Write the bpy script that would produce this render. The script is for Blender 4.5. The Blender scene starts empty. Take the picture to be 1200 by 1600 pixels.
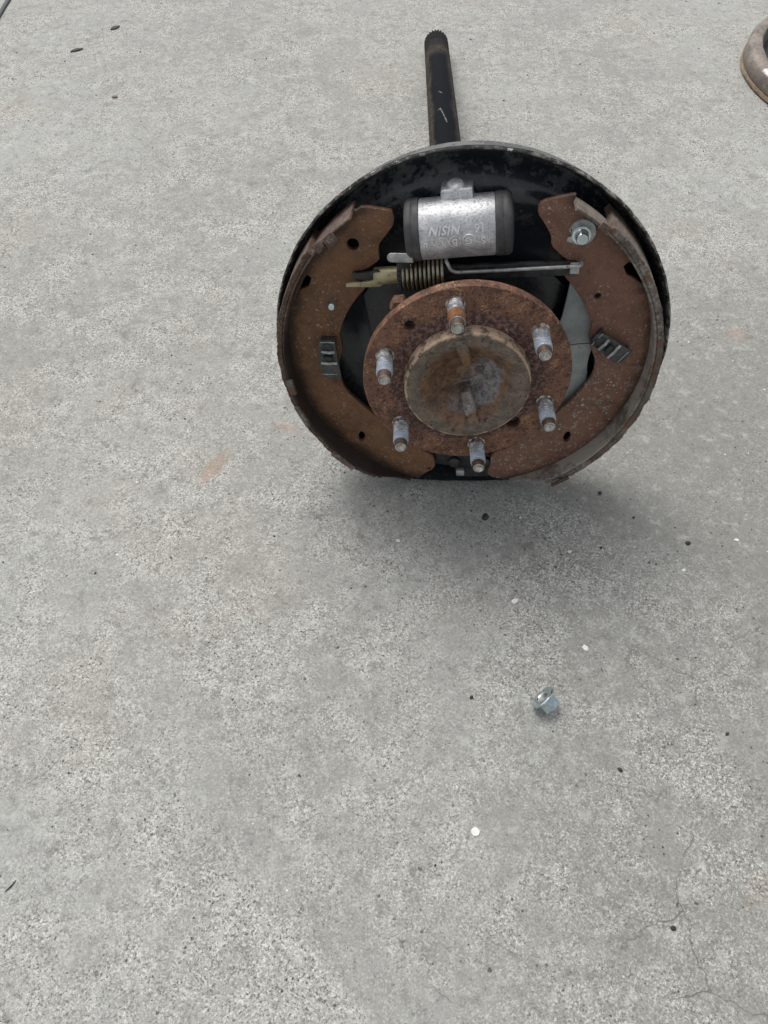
import bpy, bmesh, math, random
from mathutils import Vector, Matrix, noise as mnoise
random.seed(7)
S = bpy.context.scene
COL = S.collection
PI = math.pi
R = math.radians

# ------------------------------------------------------------------ camera, light, exposure
CAM_H, PITCH = 0.62157, 55.96
cam = bpy.data.cameras.new('camera')
co = bpy.data.objects.new('camera', cam); COL.objects.link(co)
cam.sensor_fit = 'VERTICAL'; cam.sensor_height = 24.0; cam.sensor_width = 18.0
cam.lens = 24.0 * 1202 / 1600
cam.clip_start = 0.02; cam.clip_end = 200
co.location = (0, 0, CAM_H); co.rotation_euler = (R(90 - PITCH), 0, 0)
S.camera = co
S.render.resolution_x, S.render.resolution_y = 768, 1024

SUN_EL, SUN_AZ = 57.0, -27.0        # light comes from behind and left of the axle (azimuth from +Y towards +X)
w = bpy.data.worlds.new('World'); S.world = w; w.use_nodes = True
wn = w.node_tree.nodes; wl = w.node_tree.links
bg = wn['Background']
sky = wn.new('ShaderNodeTexSky'); sky.sky_type = 'NISHITA'; sky.sun_disc = False
sky.sun_elevation = R(SUN_EL); sky.sun_rotation = R(SUN_AZ)
sky.air_density = 1.0; sky.dust_density = 4.0; sky.ozone_density = 1.0
hs = wn.new('ShaderNodeHueSaturation'); hs.inputs['Saturation'].default_value = 0.22
wl.new(sky.outputs[0], hs.inputs['Color']); wl.new(hs.outputs[0], bg.inputs[0])
bg.inputs[1].default_value = 0.15
sd = bpy.data.lights.new('sun', 'SUN'); sd.energy = 1.25; sd.angle = R(32); sd.color = (1.0, 0.965, 0.92)
so = bpy.data.objects.new('sun', sd); COL.objects.link(so)
dv = Vector((math.sin(R(SUN_AZ)) * math.cos(R(SUN_EL)), math.cos(R(SUN_AZ)) * math.cos(R(SUN_EL)), math.sin(R(SUN_EL))))
so.rotation_euler = dv.to_track_quat('Z', 'Y').to_euler(); so.location = dv * 5
S.view_settings.view_transform = 'Standard'; S.view_settings.look = 'None'
S.view_settings.exposure = 0.24; S.view_settings.gamma = 1.0

# ------------------------------------------------------------------ node helpers
class NT:
    def __init__(s, name):
        s.m = bpy.data.materials.new(name); s.m.use_nodes = True
        s.n = s.m.node_tree.nodes; s.l = s.m.node_tree.links
        s.b = s.n['Principled BSDF']; s.tc = s.n.new('ShaderNodeTexCoord')
        s.pos = s.tc.outputs['Object']
    def _set(s, sock, v):
        if hasattr(v, 'is_output'): s.l.new(v, sock)
        elif v is not None:
            if sock.type == 'RGBA' and len(v) == 3: v = (*v, 1)
            sock.default_value = v
    def noise(s, scale, detail=3, rough=.55, dist=0, vec=None, col=False):
        n = s.n.new('ShaderNodeTexNoise'); n.inputs['Scale'].default_value = scale
        n.inputs['Detail'].default_value = detail; n.inputs['Roughness'].default_value = rough
        n.inputs['Distortion'].default_value = dist; s.l.new(vec or s.pos, n.inputs['Vector'])
        return n.outputs['Color' if col else 'Fac']
    def vor(s, scale, feature='F1', vec=None, out='Distance', rnd=1.0):
        n = s.n.new('ShaderNodeTexVoronoi'); n.feature = feature; n.inputs['Scale'].default_value = scale
        n.inputs['Randomness'].default_value = rnd
        s.l.new(vec or s.pos, n.inputs['Vector']); return n.outputs[out]
    def ramp(s, fac, a, b, ca=0.0, cb=1.0):      # smooth map range
        n = s.n.new('ShaderNodeMapRange'); n.interpolation_type = 'SMOOTHSTEP'
        n.inputs['From Min'].default_value = min(a, b); n.inputs['From Max'].default_value = max(a, b)
        if a > b: ca, cb = cb, ca
        n.inputs['To Min'].default_value = ca; n.inputs['To Max'].default_value = cb
        s._set(n.inputs['Value'], fac); return n.outputs['Result']
    def math(s, op, a, b=None, c=None):
        n = s.n.new('ShaderNodeMath'); n.operation = op
        s._set(n.inputs[0], a)
        if b is not None: s._set(n.inputs[1], b)
        if c is not None: s._set(n.inputs[2], c)
        return n.outputs[0]
    def mix(s, fac, a, b, mode='MIX'):
        n = s.n.new('ShaderNodeMix'); n.data_type = 'RGBA'; n.blend_type = mode; n.clamp_factor = True
        s._set(n.inputs[0], fac); s._set(n.inputs[6], a); s._set(n.inputs[7], b); return n.outputs[2]
    def vadd(s, a, b, op='ADD'):
        n = s.n.new('ShaderNodeVectorMath'); n.operation = op
        s._set(n.inputs[0], a); s._set(n.inputs[1], b); return n.outputs[0]
    def vscale(s, a, k):
        n = s.n.new('ShaderNodeVectorMath'); n.operation = 'SCALE'; s._set(n.inputs[0], a); n.inputs['Scale'].default_value = k
        return n.outputs[0]
    def warp(s, scale, amt, detail=3):
        c = s.noise(scale, detail, col=True)
        return s.vadd(s.pos, s.vscale(s.vadd(c, (.5, .5, .5), 'SUBTRACT'), amt))
    def sep(s, vec=None):
        n = s.n.new('ShaderNodeSeparateXYZ'); s.l.new(vec or s.pos, n.inputs[0]); return n.outputs
    def bump(s, h, strength, dist, prev=None):
        n = s.n.new('ShaderNodeBump'); n.inputs['Strength'].default_value = strength; n.inputs['Distance'].default_value = dist
        s._set(n.inputs['Height'], h)
        if prev is not None: s.l.new(prev, n.inputs['Normal'])
        return n.outputs[0]
    def done(s, col, rough=.6, metal=0.0, normal=None, spec=None):
        s._set(s.b.inputs['Base Color'], col); s._set(s.b.inputs['Roughness'], rough); s._set(s.b.inputs['Metallic'], metal)
        if normal is not None: s.l.new(normal, s.b.inputs['Normal'])
        if spec is not None: s._set(s.b.inputs['Specular IOR Level'], spec)
        return s.m

# ------------------------------------------------------------------ materials
def mat_concrete():
    t = NT('concrete')
    x, y, z = t.sep()
    big = t.noise(2.3, 4, .6); mid = t.noise(9, 5, .6); patch = t.noise(26, 4, .6, .3)
    fine = t.noise(560, 2, .7); grain = t.noise(1150, 2, .7)
    def cells(sc, off):
        n_ = t.n.new('ShaderNodeTexVoronoi'); n_.inputs['Scale'].default_value = sc; t.l.new(t.vadd(t.pos, off), n_.inputs['Vector'])
        c_ = t.n.new('ShaderNodeSeparateColor'); t.l.new(n_.outputs['Color'], c_.inputs[0]); return c_.outputs[0]
    sand = t.math('ADD', t.math('MULTIPLY', cells(1000, (1, 2, 0)), .55), t.math('MULTIPLY', cells(560, (3, 1, 0)), .45))
    # worn (exposed aggregate) versus trowelled smooth areas
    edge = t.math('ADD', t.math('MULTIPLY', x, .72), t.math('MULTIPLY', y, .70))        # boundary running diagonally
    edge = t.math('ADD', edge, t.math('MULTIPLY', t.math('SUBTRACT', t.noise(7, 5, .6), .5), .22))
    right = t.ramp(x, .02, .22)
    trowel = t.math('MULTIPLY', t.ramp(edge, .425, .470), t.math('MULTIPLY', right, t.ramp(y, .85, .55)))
    worn = t.ramp(t.math('ADD', t.math('MULTIPLY', mid, .6), t.math('MULTIPLY', patch, .4)), .42, .60)
    worn = t.math('MULTIPLY', worn, t.math('SUBTRACT', 1.0, t.math('MULTIPLY', trowel, .75)))
    base = t.mix(t.ramp(big, .35, .65), (.280, .281, .262), (.352, .356, .335))
    base = t.mix(t.ramp(mid, .42, .62, 0, .8), base, (.245, .243, .222))
    base = t.mix(t.math('MULTIPLY', worn, .5), base, (.445, .445, .415))
    base = t.mix(t.math('MULTIPLY', trowel, .70), base, (.225, .223, .204))  # smooth trowelled concrete, its darker tone also carries painted soft shade
    warmp = t.ramp(t.noise(5.5, 4, .6, vec=t.vadd(t.pos, (7, 3, 1))), .54, .74, 0, .35)
    base = t.mix(warmp, base, (.345, .315, .265))
    right_shade = t.math('MULTIPLY', t.ramp(t.math('ADD', x, t.math('MULTIPLY', t.noise(8, 4, .65), .16)), .10, .26), t.ramp(y, .62, .36))   # soft shade painted into the floor on the right
    base = t.mix(t.math('MULTIPLY', right_shade, .42), base, (.200, .200, .182))
    # grain
    gamp = t.math('ADD', .30, t.math('MULTIPLY', worn, .32))
    gamp = t.math('MULTIPLY', gamp, t.ramp(t.noise(13, 3), .34, .56, .65, 1.25))
    gamp = t.math('MULTIPLY', gamp, t.math('SUBTRACT', 1.0, t.math('MULTIPLY', trowel, .45)))
    g = t.math('ADD', t.math('MULTIPLY', sand, .34), t.math('ADD', t.math('MULTIPLY', fine, .30), t.math('MULTIPLY', grain, .36)))
    gl = t.ramp(g, .515, .66); gd = t.ramp(g, .475, .33)
    base = t.mix(t.math('MULTIPLY', gl, gamp), base, (.70, .70, .66))
    base = t.mix(t.math('MULTIPLY', gd, t.math('MULTIPLY', gamp, 1.3)), base, (.075, .072, .062))
    # blotches: pale cement bloom and grey damp-looking mottling, a centimetre or so across
    bl = t.noise(75, 5, .7, .3)
    base = t.mix(t.ramp(bl, .54, .66, 0, .38), base, (.50, .505, .475))
    base = t.mix(t.ramp(bl, .46, .34, 0, .50), base, (.175, .172, .154))
    # pinholes: a sprinkle of tiny dark voids
    n = t.n.new('ShaderNodeTexVoronoi'); n.inputs['Scale'].default_value = 300; t.l.new(t.warp(500, .002, 1), n.inputs['Vector'])
    rs = t.n.new('ShaderNodeSeparateColor'); t.l.new(n.outputs['Color'], rs.inputs[0])
    ph = t.ramp(t.math('SUBTRACT', n.outputs['Distance'], t.math('MULTIPLY', t.math('POWER', rs.outputs[0], 7.0), .36)), .03, -.08)
    base = t.mix(t.math('MULTIPLY', ph, t.ramp(t.noise(11, 3), .40, .60, .35, .9)), base, (.06, .057, .05))
    # pits
    wv = t.warp(260, .0045)
    n = t.n.new('ShaderNodeTexVoronoi'); n.inputs['Scale'].default_value = 150; t.l.new(wv, n.inputs['Vector'])
    rs = t.n.new('ShaderNodeSeparateColor'); t.l.new(n.outputs['Color'], rs.inputs[0])
    thr = t.math('MULTIPLY', t.math('POWER', rs.outputs[0], 14.0), .24)
    pit = t.ramp(t.math('SUBTRACT', n.outputs['Distance'], thr), .02, -.06)
    pit = t.math('MULTIPLY', pit, t.ramp(t.noise(14, 3), .38, .55))
    base = t.mix(t.math('MULTIPLY', pit, .85), base, (.055, .053, .05))
    # hairline cracks
    cv = t.warp(38, .03, 5)
    ck = t.vor(11, 'DISTANCE_TO_EDGE', cv); cmask = t.ramp(t.noise(5, 5, .7, vec=t.vadd(t.pos, (3, 9, 0))), .55, .68)
    lowr = t.math('MULTIPLY', t.ramp(x, .10, .20), t.ramp(y, .22, .12))       # the crazed corner
    cmask = t.math('MAXIMUM', cmask, t.math('MULTIPLY', lowr, t.ramp(t.noise(16, 3), .40, .55)))
    crack = t.math('MULTIPLY', t.ramp(ck, .0090, .0018), cmask)
    cv2 = t.warp(90, .016, 4)
    ck2 = t.vor(34, 'DISTANCE_TO_EDGE', cv2); cm2 = t.ramp(t.noise(7.5, 4, .65, vec=t.vadd(t.pos, (13, 2, 0))), .52, .66)
    crack = t.math('MAXIMUM', crack, t.math('MULTIPLY', t.math('MULTIPLY', t.ramp(ck2, .017, .004), cm2), .65))
    base = t.mix(t.math('MULTIPLY', crack, .58), base, (.11, .105, .095))
    # dark smudges and brown rust scuffs
    sm = t.ramp(t.noise(17, 5, .7, .4, vec=t.vadd(t.pos, (1, 5, 2))), .60, .76, 0, .45)
    base = t.mix(sm, base, (.20, .20, .19))
    for cx_, cy_, ang, la, lb, k in ((-0.1720, 0.4748, 62, .030, .010, .42), (-0.1044, 0.5270, -20, .020, .008, .34), (0.4072, 0.6679, 10, .016, .014, .25), (0.2826, 0.0881, 30, .03, .012, .14)):
        ca, sa = math.cos(R(ang)), math.sin(R(ang))
        dx = t.math('SUBTRACT', x, cx_); dy = t.math('SUBTRACT', y, cy_)
        u = t.math('DIVIDE', t.math('ADD', t.math('MULTIPLY', dx, ca), t.math('MULTIPLY', dy, sa)), la)
        v = t.math('DIVIDE', t.math('SUBTRACT', t.math('MULTIPLY', dy, ca), t.math('MULTIPLY', dx, sa)), lb)
        d = t.math('SQRT', t.math('ADD', t.math('MULTIPLY', u, u), t.math('MULTIPLY', v, v)))
        d = t.math('ADD', d, t.math('MULTIPLY', t.math('SUBTRACT', t.noise(120, 4, .7), .5), 1.4))
        base = t.mix(t.ramp(d, 1.15, .35, 0, k), base, (.33, .205, .13))
    h = t.math('ADD', t.math('MULTIPLY', g, .8), t.math('MULTIPLY', patch, .3))
    h = t.math('SUBTRACT', h, t.math('ADD', t.math('MULTIPLY', pit, 1.2), t.math('MULTIPLY', crack, .8)))
    nb = t.bump(h, .6, .0012)
    return t.done(base, t.ramp(mid, .3, .7, .78, .95), 0, nb, .25)

def mat_rust(name, dark, mid_, bright, k=1.0, flecks=0.0, rough=.82, fleckc=(.42, .38, .32), metal=0.0, pits=.8, zone=None, ring=False, near_black=False, joint=0):
    t = NT(name)
    a = t.noise(38 * k, 5, .65); b = t.noise(210 * k, 5, .7); c = t.noise(700, 3, .6)
    col = t.mix(t.ramp(t.math('ADD', t.math('MULTIPLY', a, .55), t.math('MULTIPLY', b, .45)), .36, .60), dark, mid_)
    col = t.mix(t.ramp(t.math('ADD', t.math('MULTIPLY', t.noise(70 * k, 5, .7, .4, vec=t.vadd(t.pos, (4, 1, 2))), .5), t.math('MULTIPLY', c, .5)), .50, .66), col, bright)
    sp = t.ramp(t.noise(330 * k, 3, .6), .60, .70, 0, pits)
    col = t.mix(sp, col, tuple(v * .30 for v in dark))
    if flecks:
        n = t.n.new('ShaderNodeTexVoronoi'); n.inputs['Scale'].default_value = 330; t.l.new(t.warp(420, .0045), n.inputs['Vector'])
        rs = t.n.new('ShaderNodeSeparateColor'); t.l.new(n.outputs['Color'], rs.inputs[0])
        thr = t.math('MULTIPLY', t.math('POWER', rs.outputs[0], 4.0), .40)
        f = t.ramp(t.math('SUBTRACT', n.outputs['Distance'], thr), .03, -.10)
        m = t.ramp(t.noise(22, 4, .65), .40, .62)
        if zone:   # caked dirt towards one end of the part (object Y)
            yy = t.sep()[1]
            m = t.math('ADD', t.math('MULTIPLY', m, .8), t.ramp(yy, zone[0], zone[1], 0, 1))
            d2 = t.math('MULTIPLY', t.ramp(t.noise(130, 5, .75), .54, .66), t.ramp(t.math('ADD', yy, t.math('MULTIPLY', t.noise(30, 3), .04)), zone[0] + .035, zone[1] + .035))
            col = t.mix(t.math('MULTIPLY', d2, .75), col, (.33, .295, .26))
        col = t.mix(t.math('MULTIPLY', t.math('MULTIPLY', f, m), flecks), col, fleckc)
        n2 = t.n.new('ShaderNodeTexVoronoi'); n2.inputs['Scale'].default_value = 620; t.l.new(t.warp(800, .003), n2.inputs['Vector'])
        rs2 = t.n.new('ShaderNodeSeparateColor'); t.l.new(n2.outputs['Color'], rs2.inputs[0])
        f2 = t.ramp(t.math('SUBTRACT', n2.outputs['Distance'], t.math('MULTIPLY', t.math('POWER', rs2.outputs[1], 5.0), .45)), .03, -.12)
        col = t.mix(t.math('MULTIPLY', t.math('MULTIPLY', f2, t.math('ADD', m, .25)), flecks), col, fleckc)
    if near_black:  # near-black tone over the lower half of the part
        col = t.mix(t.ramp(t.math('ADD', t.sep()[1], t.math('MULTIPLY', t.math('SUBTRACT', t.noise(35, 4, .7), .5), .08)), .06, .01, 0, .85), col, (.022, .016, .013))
    if joint:   # grime packed along the weld to the table, scuffs across the face
        x, y, _ = t.sep()
        rr = t.math('ADD', t.math('SQRT', t.math('ADD', t.math('MULTIPLY', x, x), t.math('MULTIPLY', y, y))), t.math('MULTIPLY', t.math('SUBTRACT', t.noise(45, 5, .75), .5), .022))
        col = t.mix(t.ramp(rr, .1400, .1500, 0, .8), col, (.030, .022, .018))
        st = t.noise(26, 5, .8, .5, vec=t.vadd(t.pos, (5, 2, 9)))
        col = t.mix(t.ramp(st, .55, .68, 0, .55), col, (.035, .022, .016))
        col = t.mix(t.ramp(st, .44, .33, 0, .45), col, (.21, .125, .070))
    if ring:   # purple-black scale ring round the boss, speckled brighter rust outside it
        x, y, _ = t.sep()
        rr = t.math('ADD', t.math('SQRT', t.math('ADD', t.math('MULTIPLY', x, x), t.math('MULTIPLY', y, y))), t.math('MULTIPLY', t.math('SUBTRACT', t.noise(70, 5, .75), .5), .016))
        sc = t.mix(t.ramp(t.noise(260, 4, .7), .46, .58), (.062, .036, .034), (.215, .130, .112))
        col = t.mix(t.ramp(rr, .0665, .0605, 0, .85), col, sc)
        col = t.mix(t.ramp(t.noise(240, 5, .8, .2, vec=t.vadd(t.pos, (7, 7, 7))), .55, .63, 0, .85), col, (.026, .015, .012))
        col = t.mix(t.ramp(t.noise(150, 5, .75, vec=t.vadd(t.pos, (2, 8, 7))), .60, .70, 0, .8), col, (.42, .28, .18))
    h = t.math('ADD', t.math('MULTIPLY', b, .7), t.math('MULTIPLY', c, .5))
    return t.done(col, t.ramp(a, .3, .7, rough - .12, rough + .08), metal, t.bump(h, .6, .0010), .35)

def mat_black_plate():
    t = NT('black_enamel')
    r_ = t.math('SQRT', t.math('ADD', t.math('POWER', t.sep()[0], 2.0), t.math('POWER', t.sep()[1], 2.0)))
    a = t.noise(26, 5, .65, .3); b = t.noise(190, 5, .7)
    dust = t.ramp(t.math('ADD', t.math('MULTIPLY', a, .6), t.math('MULTIPLY', b, .4)), .48, .60, 0, .50)
    dust = t.math('MULTIPLY', dust, t.math('MULTIPLY', t.ramp(r_, .09, .125), t.ramp(t.sep()[1], .06, .11, .25, 1)))
    col = t.mix(dust, (.024, .030, .038), (.24, .235, .22))
    zf = t.sep()[2]
    edge = t.ramp(t.math('ADD', r_, t.math('MULTIPLY', t.math('SUBTRACT', t.noise(60, 5, .7), .5), .004)), .1600, .1622)
    wear = t.mix(t.ramp(t.noise(150, 5, .75), .50, .64), (.040, .039, .037), (.20, .19, .175))
    wear = t.mix(t.ramp(t.noise(95, 5, .75, vec=t.vadd(t.pos, (3, 1, 4))), .58, .66, 0, .85), wear, (.55, .54, .51))
    side = t.ramp(t.math('ADD', zf, t.math('MULTIPLY', t.math('SUBTRACT', t.noise(80, 5, .75), .5), .006)), -.0468, -.0480)
    wear = t.mix(t.math('MULTIPLY', side, .93), wear, (.013, .013, .014))
    chalk = t.math('MULTIPLY', t.ramp(t.noise(75, 5, .8, vec=t.vadd(t.pos, (2, 6, 4))), .50, .60), t.ramp(t.math('ABSOLUTE', t.sep()[0]), .03, .09))
    wear = t.mix(t.math('MULTIPLY', chalk, .75), wear, (.36, .345, .31))     # chalky scuffs on the outer edge
    col = t.mix(edge, col, wear)
    rough = t.math('ADD', t.ramp(dust, 0, .5, .22, .8), t.math('MULTIPLY', edge, .35))
    return t.done(col, rough, 0, t.bump(t.math('ADD', t.noise(45, 3), t.math('MULTIPLY', b, .25)), .18, .0025), t.ramp(edge, 0, 1, .6, .12))

def mat_simple(name, c1, c2, scale=120, rough=(.4, .6), metal=0.0, bump=.2, bdist=.0006, spots=None, spotc=(0, 0, 0), thr=(.56, .68)):
    t = NT(name)
    a = t.noise(scale, 5, .65)
    col = t.mix(t.ramp(a, .36, .64), c1, c2)
    if spots:
        col = t.mix(t.ramp(t.noise(spots, 5, .7, .3, vec=t.vadd(t.pos, (2, 3, 5))), thr[0], thr[1], 0, .9), col, spotc)
    return t.done(col, t.ramp(a, .3, .7, *rough), metal, t.bump(t.noise(scale * 3, 4, .6), bump, bdist))

def mat_boss():
    t = NT('hub_face_patina')
    a = t.noise(45, 5, .72, .15); b = t.noise(110, 5, .75, .1); c = t.noise(420, 4, .65)
    x, y, z = t.sep()
    rr = t.math('SQRT', t.math('ADD', t.math('MULTIPLY', x, x), t.math('MULTIPLY', y, y)))
    rn = t.math('ADD', rr, t.math('MULTIPLY', t.math('SUBTRACT', a, .5), .030))
    col = t.mix(t.ramp(b, .40, .60), (.110, .084, .064), (.215, .170, .132))                      # dull scale on the flat rim
    bowl = t.mix(t.ramp(b, .38, .62), (.092, .049, .026), (.245, .138, .076))                     # brown rust in the dish
    col = t.mix(t.ramp(rn, .041, .033), col, bowl)
    bare = t.math('ADD', t.math('SUBTRACT', t.math('MULTIPLY', x, .8), t.math('MULTIPLY', y, .55)), t.math('MULTIPLY', t.math('SUBTRACT', t.noise(60, 4, .7, vec=t.vadd(t.pos, (8, 1, 4))), .5), .045))
    bare = t.math('MULTIPLY', t.ramp(bare, -.008, .012), t.ramp(rn, .034, .024))
    col = t.mix(t.math('MULTIPLY', bare, .8), col, t.mix(t.ramp(b, .40, .58), (.13, .12, .115), (.32, .335, .36)))   # blue-grey bare metal
    col = t.mix(t.ramp(t.noise(70, 5, .75, vec=t.vadd(t.pos, (3, 1, 8))), .55, .66, 0, .7), col, (.24, .125, .065))
    col = t.mix(t.ramp(t.noise(150, 5, .75, vec=t.vadd(t.pos, (9, 4, 1))), .56, .66, 0, .85), col, (.030, .024, .020))
    col = t.mix(t.ramp(t.noise(330, 4, .75, vec=t.vadd(t.pos, (6, 6, 1))), .52, .64, 0, .6), col, (.055, .040, .031))
    col = t.mix(t.ramp(t.noise(280, 4, .75, vec=t.vadd(t.pos, (1, 6, 9))), .60, .70, 0, .6), col, (.36, .32, .27))
    lip = t.math('MULTIPLY', t.ramp(t.math('ADD', rr, t.math('MULTIPLY', t.noise(120, 4), .003)), .0500, .0508), t.ramp(b, .40, .56))
    col = t.mix(t.math('MULTIPLY', lip, .8), col, (.58, .42, .30))
    return t.done(col, t.ramp(b, .3, .7, .36, .7), t.ramp(b, .4, .65, .1, .4), t.bump(t.math('ADD', t.math('MULTIPLY', b, .5), t.math('MULTIPLY', c, .5)), .4, .0008))

def mat_stud():
    t = NT('stud_zinc')
    z = t.sep()[2]
    b = t.noise(260, 5, .7); zz = t.math('ADD', z, t.math('MULTIPLY', t.math('SUBTRACT', t.noise(150, 4), .5), .008))
    col = t.mix(t.ramp(b, .42, .62), (.20, .205, .22), (.56, .58, .60))
    col = t.mix(t.ramp(zz, .014, .020, 0, .55), col, (.44, .52, .66))
    col = t.mix(t.ramp(t.noise(150, 4, .7, vec=t.vadd(t.pos, (5, 5, 5))), .54, .66, 0, .6), col, (.42, .37, .24))
    gv = t.math('SINE', t.math('MULTIPLY_ADD', z, 2 * PI / .0021, -2 * PI * .0045 / .0021 - PI / 2))
    col = t.mix(t.math('MULTIPLY', t.ramp(gv, 0, 1), t.math('MULTIPLY', t.ramp(b, .38, .6, .25, .85), t.ramp(z, .0240, .0235))), col, (.07, .062, .055))
    col = t.mix(t.ramp(zz, .0065, .003, 0, .8), col, t.mix(t.ramp(b, .45, .58), (.13, .075, .045), (.60, .57, .53)))
    return t.done(col, .42, t.ramp(b, .35, .65, .35, .65), t.bump(t.noise(700, 3), .3, .0004))

def mat_lining(name='brake_lining', dust=0.0):
    t = NT(name)
    a = t.noise(55, 5, .7); b = t.noise(380, 4, .7)
    col = t.mix(t.ramp(a, .38, .62), (.075, .058, .045), (.165, .145, .125))
    col = t.mix(t.ramp(t.math('ADD', t.math('MULTIPLY', b, .5), t.math('MULTIPLY', t.noise(24, 3, vec=t.vadd(t.pos, (1, 2, 3))), .5)), .52, .62, 0, .7), col, (.32, .29, .255))
    col = t.mix(t.ramp(t.noise(60, 5, .75, vec=t.vadd(t.pos, (6, 2, 3))), .46, .60, 0, .75), col, (.15, .080, .048))
    if dust: col = t.mix(t.math('MULTIPLY', t.ramp(t.noise(34, 5, .75, vec=t.vadd(t.pos, (8, 2, 3))), .38, .54, 0, dust), t.ramp(t.math('ADD', t.sep()[1], t.math('MULTIPLY', t.noise(40, 3), .05)), .07, .0, .35, 1)), col, (.31, .285, .25))
    return t.done(col, .85, 0, t.bump(t.math('ADD', a, b), .5, .0012))

def mat_shaft():
    t = NT('shaft_black')
    x, y, z = t.sep()
    a = t.noise(30, 5, .7, .3); b = t.noise(160, 4, .7)
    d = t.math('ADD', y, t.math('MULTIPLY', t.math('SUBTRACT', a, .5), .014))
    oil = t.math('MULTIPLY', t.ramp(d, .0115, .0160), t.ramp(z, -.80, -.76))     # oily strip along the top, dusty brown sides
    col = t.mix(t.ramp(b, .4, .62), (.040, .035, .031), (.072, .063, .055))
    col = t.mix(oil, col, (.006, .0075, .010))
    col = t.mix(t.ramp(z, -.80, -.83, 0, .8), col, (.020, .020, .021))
    col = t.mix(t.ramp(t.noise(120, 5, .75, vec=t.vadd(t.pos, (2, 1, 3))), .66, .74, 0, .7), col, (.24, .23, .21))
    for ax_, az_, bx_, bz_, wd in ((-.0067, -.5440, -.0025, -.5475, .0006), (-.0033, -.5480, .0034, -.5000, .0008), (-.0032, -.6090, .0004, -.6030, .0009)):   # paint scratches
        vx, vz = bx_ - ax_, bz_ - az_; l2 = vx * vx + vz * vz
        px = t.math('SUBTRACT', x, ax_); pz = t.math('SUBTRACT', z, az_)
        hh = t.math('DIVIDE', t.math('ADD', t.math('MULTIPLY', px, vx), t.math('MULTIPLY', pz, vz)), l2)
        hh = t.math('MINIMUM', t.math('MAXIMUM', hh, 0.0), 1.0)
        ex_ = t.math('SUBTRACT', px, t.math('MULTIPLY', hh, vx)); ez_ = t.math('SUBTRACT', pz, t.math('MULTIPLY', hh, vz))
        dd = t.math('ADD', t.math('SQRT', t.math('ADD', t.math('MULTIPLY', ex_, ex_), t.math('MULTIPLY', t.math('MULTIPLY', ez_, ez_), .25))), t.math('MULTIPLY', t.math('SUBTRACT', t.noise(500, 3, .7), .5), .0035))
        col = t.mix(t.math('MULTIPLY', t.ramp(dd, wd, wd * .3), t.ramp(y, 0, .005)), col, (.20, .20, .195))
    return t.done(col, t.ramp(oil, 0, 1, .8, .50), 0, t.bump(b, .12, .0006), .015)

def mat_alu():
    t = NT('cast_aluminium')
    b = t.noise(650, 3, .7); c = t.noise(60, 5, .7)
    col = t.mix(t.ramp(c, .35, .62), (.48, .485, .50), (.70, .705, .72))
    col = t.mix(t.ramp(b, .46, .38, 0, .6), col, (.20, .20, .205))
    col = t.mix(t.ramp(t.noise(200, 5, .75, vec=t.vadd(t.pos, (3, 3, 1))), .62, .70, 0, .75), col, (.07, .07, .072))
    return t.done(col, t.ramp(c, .3, .7, .42, .56), .55, t.bump(b, .5, .0007))

M = {}
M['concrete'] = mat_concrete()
M['hub'] = mat_rust('hub_rust', (.062, .034, .026), (.205, .106, .070), (.44, .24, .135), 1.0, ring=True)
M['web'] = mat_rust('shoe_rust', (.120, .060, .031), (.185, .093, .047), (.24, .128, .066), .8, flecks=.6, rough=.62, pits=.2, joint=1)
M['web_dirty'] = mat_rust('shoe_rust_caked', (.150, .078, .055), (.215, .113, .076), (.26, .148, .104), .8, flecks=.95, rough=.66, zone=(.06, -.07), pits=.2, joint=1)
M['table'] = mat_rust('table_rust', (.060, .037, .030), (.130, .085, .070), (.20, .150, .128), 1.0, flecks=.4, rough=.66, pits=.3, near_black=True)
M['lining'] = mat_lining(); M['lining_rust'] = mat_rust('lining_rust', (.040, .026, .020), (.095, .060, .044), (.19, .125, .09), 1.3, flecks=.35, rough=.7, pits=.4)
M['lining_dusty'] = mat_lining('brake_lining_dusty', .85)
M['boss'] = mat_boss()
M['letter'] = mat_simple('lit_letter', (.62, .63, .65), (.84, .85, .86), 300, (.35, .5), .55, .1)  # paler than the casting: light on the raised letters painted in
M['plate'] = mat_black_plate()
M['shaft'] = mat_shaft()
M['alu'] = mat_alu()
M['rubber'] = mat_simple('boot_rubber', (.040, .040, .043), (.085, .083, .083), 70, (.5, .75), 0, .15)
M['stud'] = mat_stud()
M['stud_tip'] = mat_rust('stud_tip_rust', (.05, .032, .024), (.10, .065, .046), (.18, .12, .085), 3, rough=.55, metal=.3, pits=.3)
M['orange'] = mat_rust('orange_rust', (.10, .042, .018), (.20, .085, .03), (.30, .14, .05), 3, rough=.8, pits=.3)
M['steel_end'] = mat_simple('bright_steel', (.30, .29, .27), (.62, .60, .57), 300, (.25, .45), .85, .2)
M['spring'] = mat_simple('zinc_yellow', (.20, .175, .12), (.42, .385, .29), 90, (.28, .45), .85, .15, .0004, 240, (.10, .07, .05))
M['brass'] = mat_simple('yellow_zinc', (.28, .24, .13), (.43, .39, .25), 90, (.35, .55), .55, .2, .0004, 150, (.14, .09, .06))
M['zinc'] = mat_simple('zinc_plate', (.50, .58, .61), (.70, .79, .82), 130, (.20, .34), .92, .15, .0003)
M['nut'] = mat_simple('nut_blue_zinc', (.46, .55, .59), (.60, .70, .74), 200, (.14, .22), 1.0, .05, .0002)
M['zinc_dull'] = mat_simple('dull_zinc', (.30, .31, .30), (.50, .51, .50), 130, (.4, .6), .4, .15, .0003, 170, (.12, .10, .08))
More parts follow.
